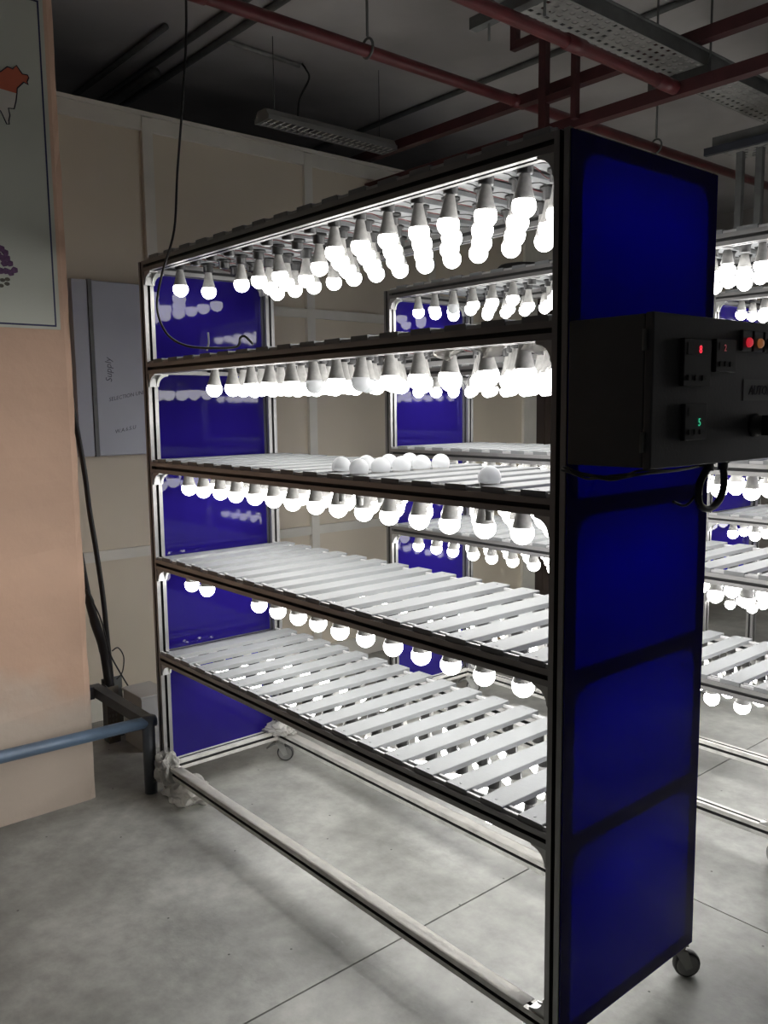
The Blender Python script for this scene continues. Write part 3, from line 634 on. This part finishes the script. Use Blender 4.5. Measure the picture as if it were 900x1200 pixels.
# perforated cable tray
def tray(name, label, x0, x1, y0, y1, z, along='y'):
    t = thing(name, label, 'cable tray', ((x0+x1)/2, (y0+y1)/2, z), 'perforated cable trays')
    cx, cy = (x0+x1)/2, (y0+y1)/2
    ln, wd = ((y1-y0), (x1-x0)) if along == 'y' else ((x1-x0), (y1-y0))
    # lattice floor with real slots
    mb = MB(); npr = max(3, int(wd/0.036)); cell = 0.046; nl = int(ln/cell); cw = wd/npr
    def bx(a0, a1, b0, b1):
        if along == 'y': mb.box((b0, a0, 0), (b1, a1, 0.002))
        else: mb.box((a0, b0, 0), (a1, b1, 0.002))
    for i in range(npr+1):
        b = -wd/2+i*cw; e = cw*0.30
        bx(-ln/2, ln/2, max(-wd/2, b-e), min(wd/2, b+e))
    for j in range(nl+1):
        a = -ln/2+j*cell
        for i in range(npr):
            b = -wd/2+i*cw; sh = (i % 2)*cell/2
            bx(max(-ln/2, a+sh), min(ln/2, a+sh+0.026), b+cw*0.30, b+cw*0.70)
    o = part('perforated_floor', mb, 'galv', t)
    for s_ in (-1, 1):
        if along == 'y': part('side_wall', MB().box((s_*wd/2-0.0015, -ln/2, 0), (s_*wd/2+0.0015, ln/2, 0.055)), 'galvdark', t); part('lip', MB().box((s_*wd/2-0.004, -ln/2, 0.055), (s_*wd/2+0.014*s_ if s_ > 0 else -wd/2+0.004, ln/2, 0.058)) if s_ > 0 else MB().box((-wd/2-0.014, -ln/2, 0.055), (-wd/2+0.004, ln/2, 0.058)), 'galvdark', t)
        else: part('side_wall', MB().box((-ln/2, s_*wd/2-0.0015, 0), (ln/2, s_*wd/2+0.0015, 0.055)), 'galvdark', t)
    return t
t1 = tray('cable_tray', 'long perforated galvanised cable tray hung beside the bright red pipe', 0.93, 1.13, -3.2, 4.6, 2.98)
part('support_channel', MB().box((-0.22, -0.02, -0.042), (0.13, 0.02, -0.001)), 'galvdark', t1, (0, 0.28-0.0, 0)); part('support_channel', MB().box((-0.17, -0.02, -0.042), (0.13, 0.02, -0.001)), 'galvdark', t1, (0, 1.62-0.7+0.45, 0))
for y in (0.28, 1.37):
    for x in (-0.14, 0.115): part('threaded_rod', MB().tube([(x, y, -0.10), (x, y, CEIL-2.98)], 0.005, 8, curve=False), 'galvdark', t1)
t2 = tray('cable_tray', 'short cable tray on steel uprights at the right, above the farthest rack', 0.86, 2.6, 2.62, 2.90, 2.80, 'x')
part('edge_channel', MB().box((-0.90, -0.165, -0.030), (0.87, -0.142, 0.006)), mat('bluish_steel', (0.05, 0.055, 0.07), 0.5, 0.3, var=0.2, scale=12), t2)
for x in (-0.80, -0.70):
    part('upright', MB().box((x-0.016, -0.005, 2.118+0.0225-2.80), (x+0.016, 0.025, -0.002)), 'galvdark', t2)
for x in (-0.55, 0.4): part('threaded_rod', MB().tube([(x, -0.12, -0.04), (x, -0.12, CEIL-2.80)], 0.005, 8, curve=False), 'galvdark', t2)
# conduits on the ceiling slab
zc = CEIL-0.018
for (xa, xb, y, r, lab) in ((-4.5, 2.5, 2.45, 0.016, 'long thin conduit on the ceiling behind the red tubes'), (-4.0, -1.0, 0.67, 0.016, 'short conduit on the dark ceiling nearest the pier'),
                            (-4.0, 2.5, 0.83, 0.018, 'middle conduit on the dark ceiling left of the light fitting'), (-4.0, 2.5, 0.97, 0.018, 'conduit feeding the light fitting across the dark ceiling')):
    pipe('ceiling_conduit', lab, (xa, y, zc), (xb, y, zc), r, 'galvdark', 'conduit', 'ceiling conduits')
pipe('ceiling_conduit', 'fat dark conduit stub on the dark ceiling near the pier', (-2.4, 0.83, zc-0.05), (-1.45, 0.83, zc-0.05), 0.028, 'galvdark', 'conduit', 'ceiling conduits')
pipe('ceiling_conduit', 'conduit branch running along the ceiling to the light fitting', (-0.96, 0.99, zc), (-0.99, 1.47, zc), 0.012, 'galv', 'conduit', 'ceiling conduits')
# light fitting
lf = thing('ceiling_light', 'unlit louvred fluorescent fitting hanging below the ceiling', 'ceiling light', (-0.80, 1.53, 3.055))
lf.scale = (0.8, 1, 1)
hl = 0.44
part('housing', MB().prism([(-0.075, 0.01), (0.075, 0.01), (0.05, 0.045), (-0.05, 0.045)], 'y', -hl, hl), 'fixture', lf)
part('rim', MB().box((-0.082, -hl, -0.012), (-0.074, hl, 0.012)).box((0.074, -hl, -0.012), (0.082, hl, 0.012)).box((-0.074, -hl, -0.012), (0.074, -hl+0.008, 0.0099)).box((-0.074, hl-0.008, -0.012), (0.074, hl, 0.0099)), 'fixture', lf)
for q in range(22): part('louvre_blade', MB().prism([(-0.002, 0.0098), (0.002, 0.0098), (0.006, -0.010), (-0.006, -0.010)], 'x', -0.073, 0.073), 'louvre', lf, (0, -hl+0.03+q*(2*hl-0.06)/21, 0))
part('louvre_spine', MB().box((-0.003, -hl+0.009, -0.013), (0.003, hl-0.009, -0.0105)), 'louvre', lf)
for y in (-0.36, 0.36): part('suspension_wire', MB().tube([(0, y, 0.045), (0, y, CEIL-3.055)], 0.0025, 6, curve=False), 'galvdark', lf)
part('feed_cable', MB().tube([(-0.02, -0.20, 0.045), (-0.03, -0.18, 0.16), (-0.09, -0.08, 0.30), (-0.18, -0.05, 0.38), (-0.19, -0.07, CEIL-3.055-0.02)], 0.006, 8), 'cable', lf)
# dark dome-like lid on top of the second rack and cartons by the partition
tag(part('dark_lid', MB().lathe([(0.10, 0.0), (0.112, 0.008), (0.11, 0.022), (0.095, 0.036), (0.05, 0.044), (0.01, 0.046)], (RB[0]+0.69, RB[1]+0.20, S[5]+h+ST+0.0006), 24), 'rubber'), 'flat round dark lid lying on top of the second rack', 'lid')
def carton(label, x, y, sx, sy, sz, rz):
    t = thing('cardboard_box', label, 'carton', (x, y, 0), None, (0, 0, rz))
    part('carton_body', MB().box((-sx/2, -sy/2, 0), (sx/2, sy/2, sz)), 'cardboard', t)
    for s_ in (-1, 1): part('flap', MB().prism([(-sx/2, sz), (sx/2, sz), (sx/2, sz+0.004), (-sx/2, sz+0.004)], 'y', s_*sy/2-0.001, s_*sy/2+0.07*s_), 'cardboard', t)
carton('small brown carton on the floor behind the second rack, beside the partition', -0.72, 2.35, 0.26, 0.22, 0.10, 0.3)
carton('low brown carton on the floor farther along the partition', -0.70, 2.75, 0.30, 0.24, 0.07, -0.2)
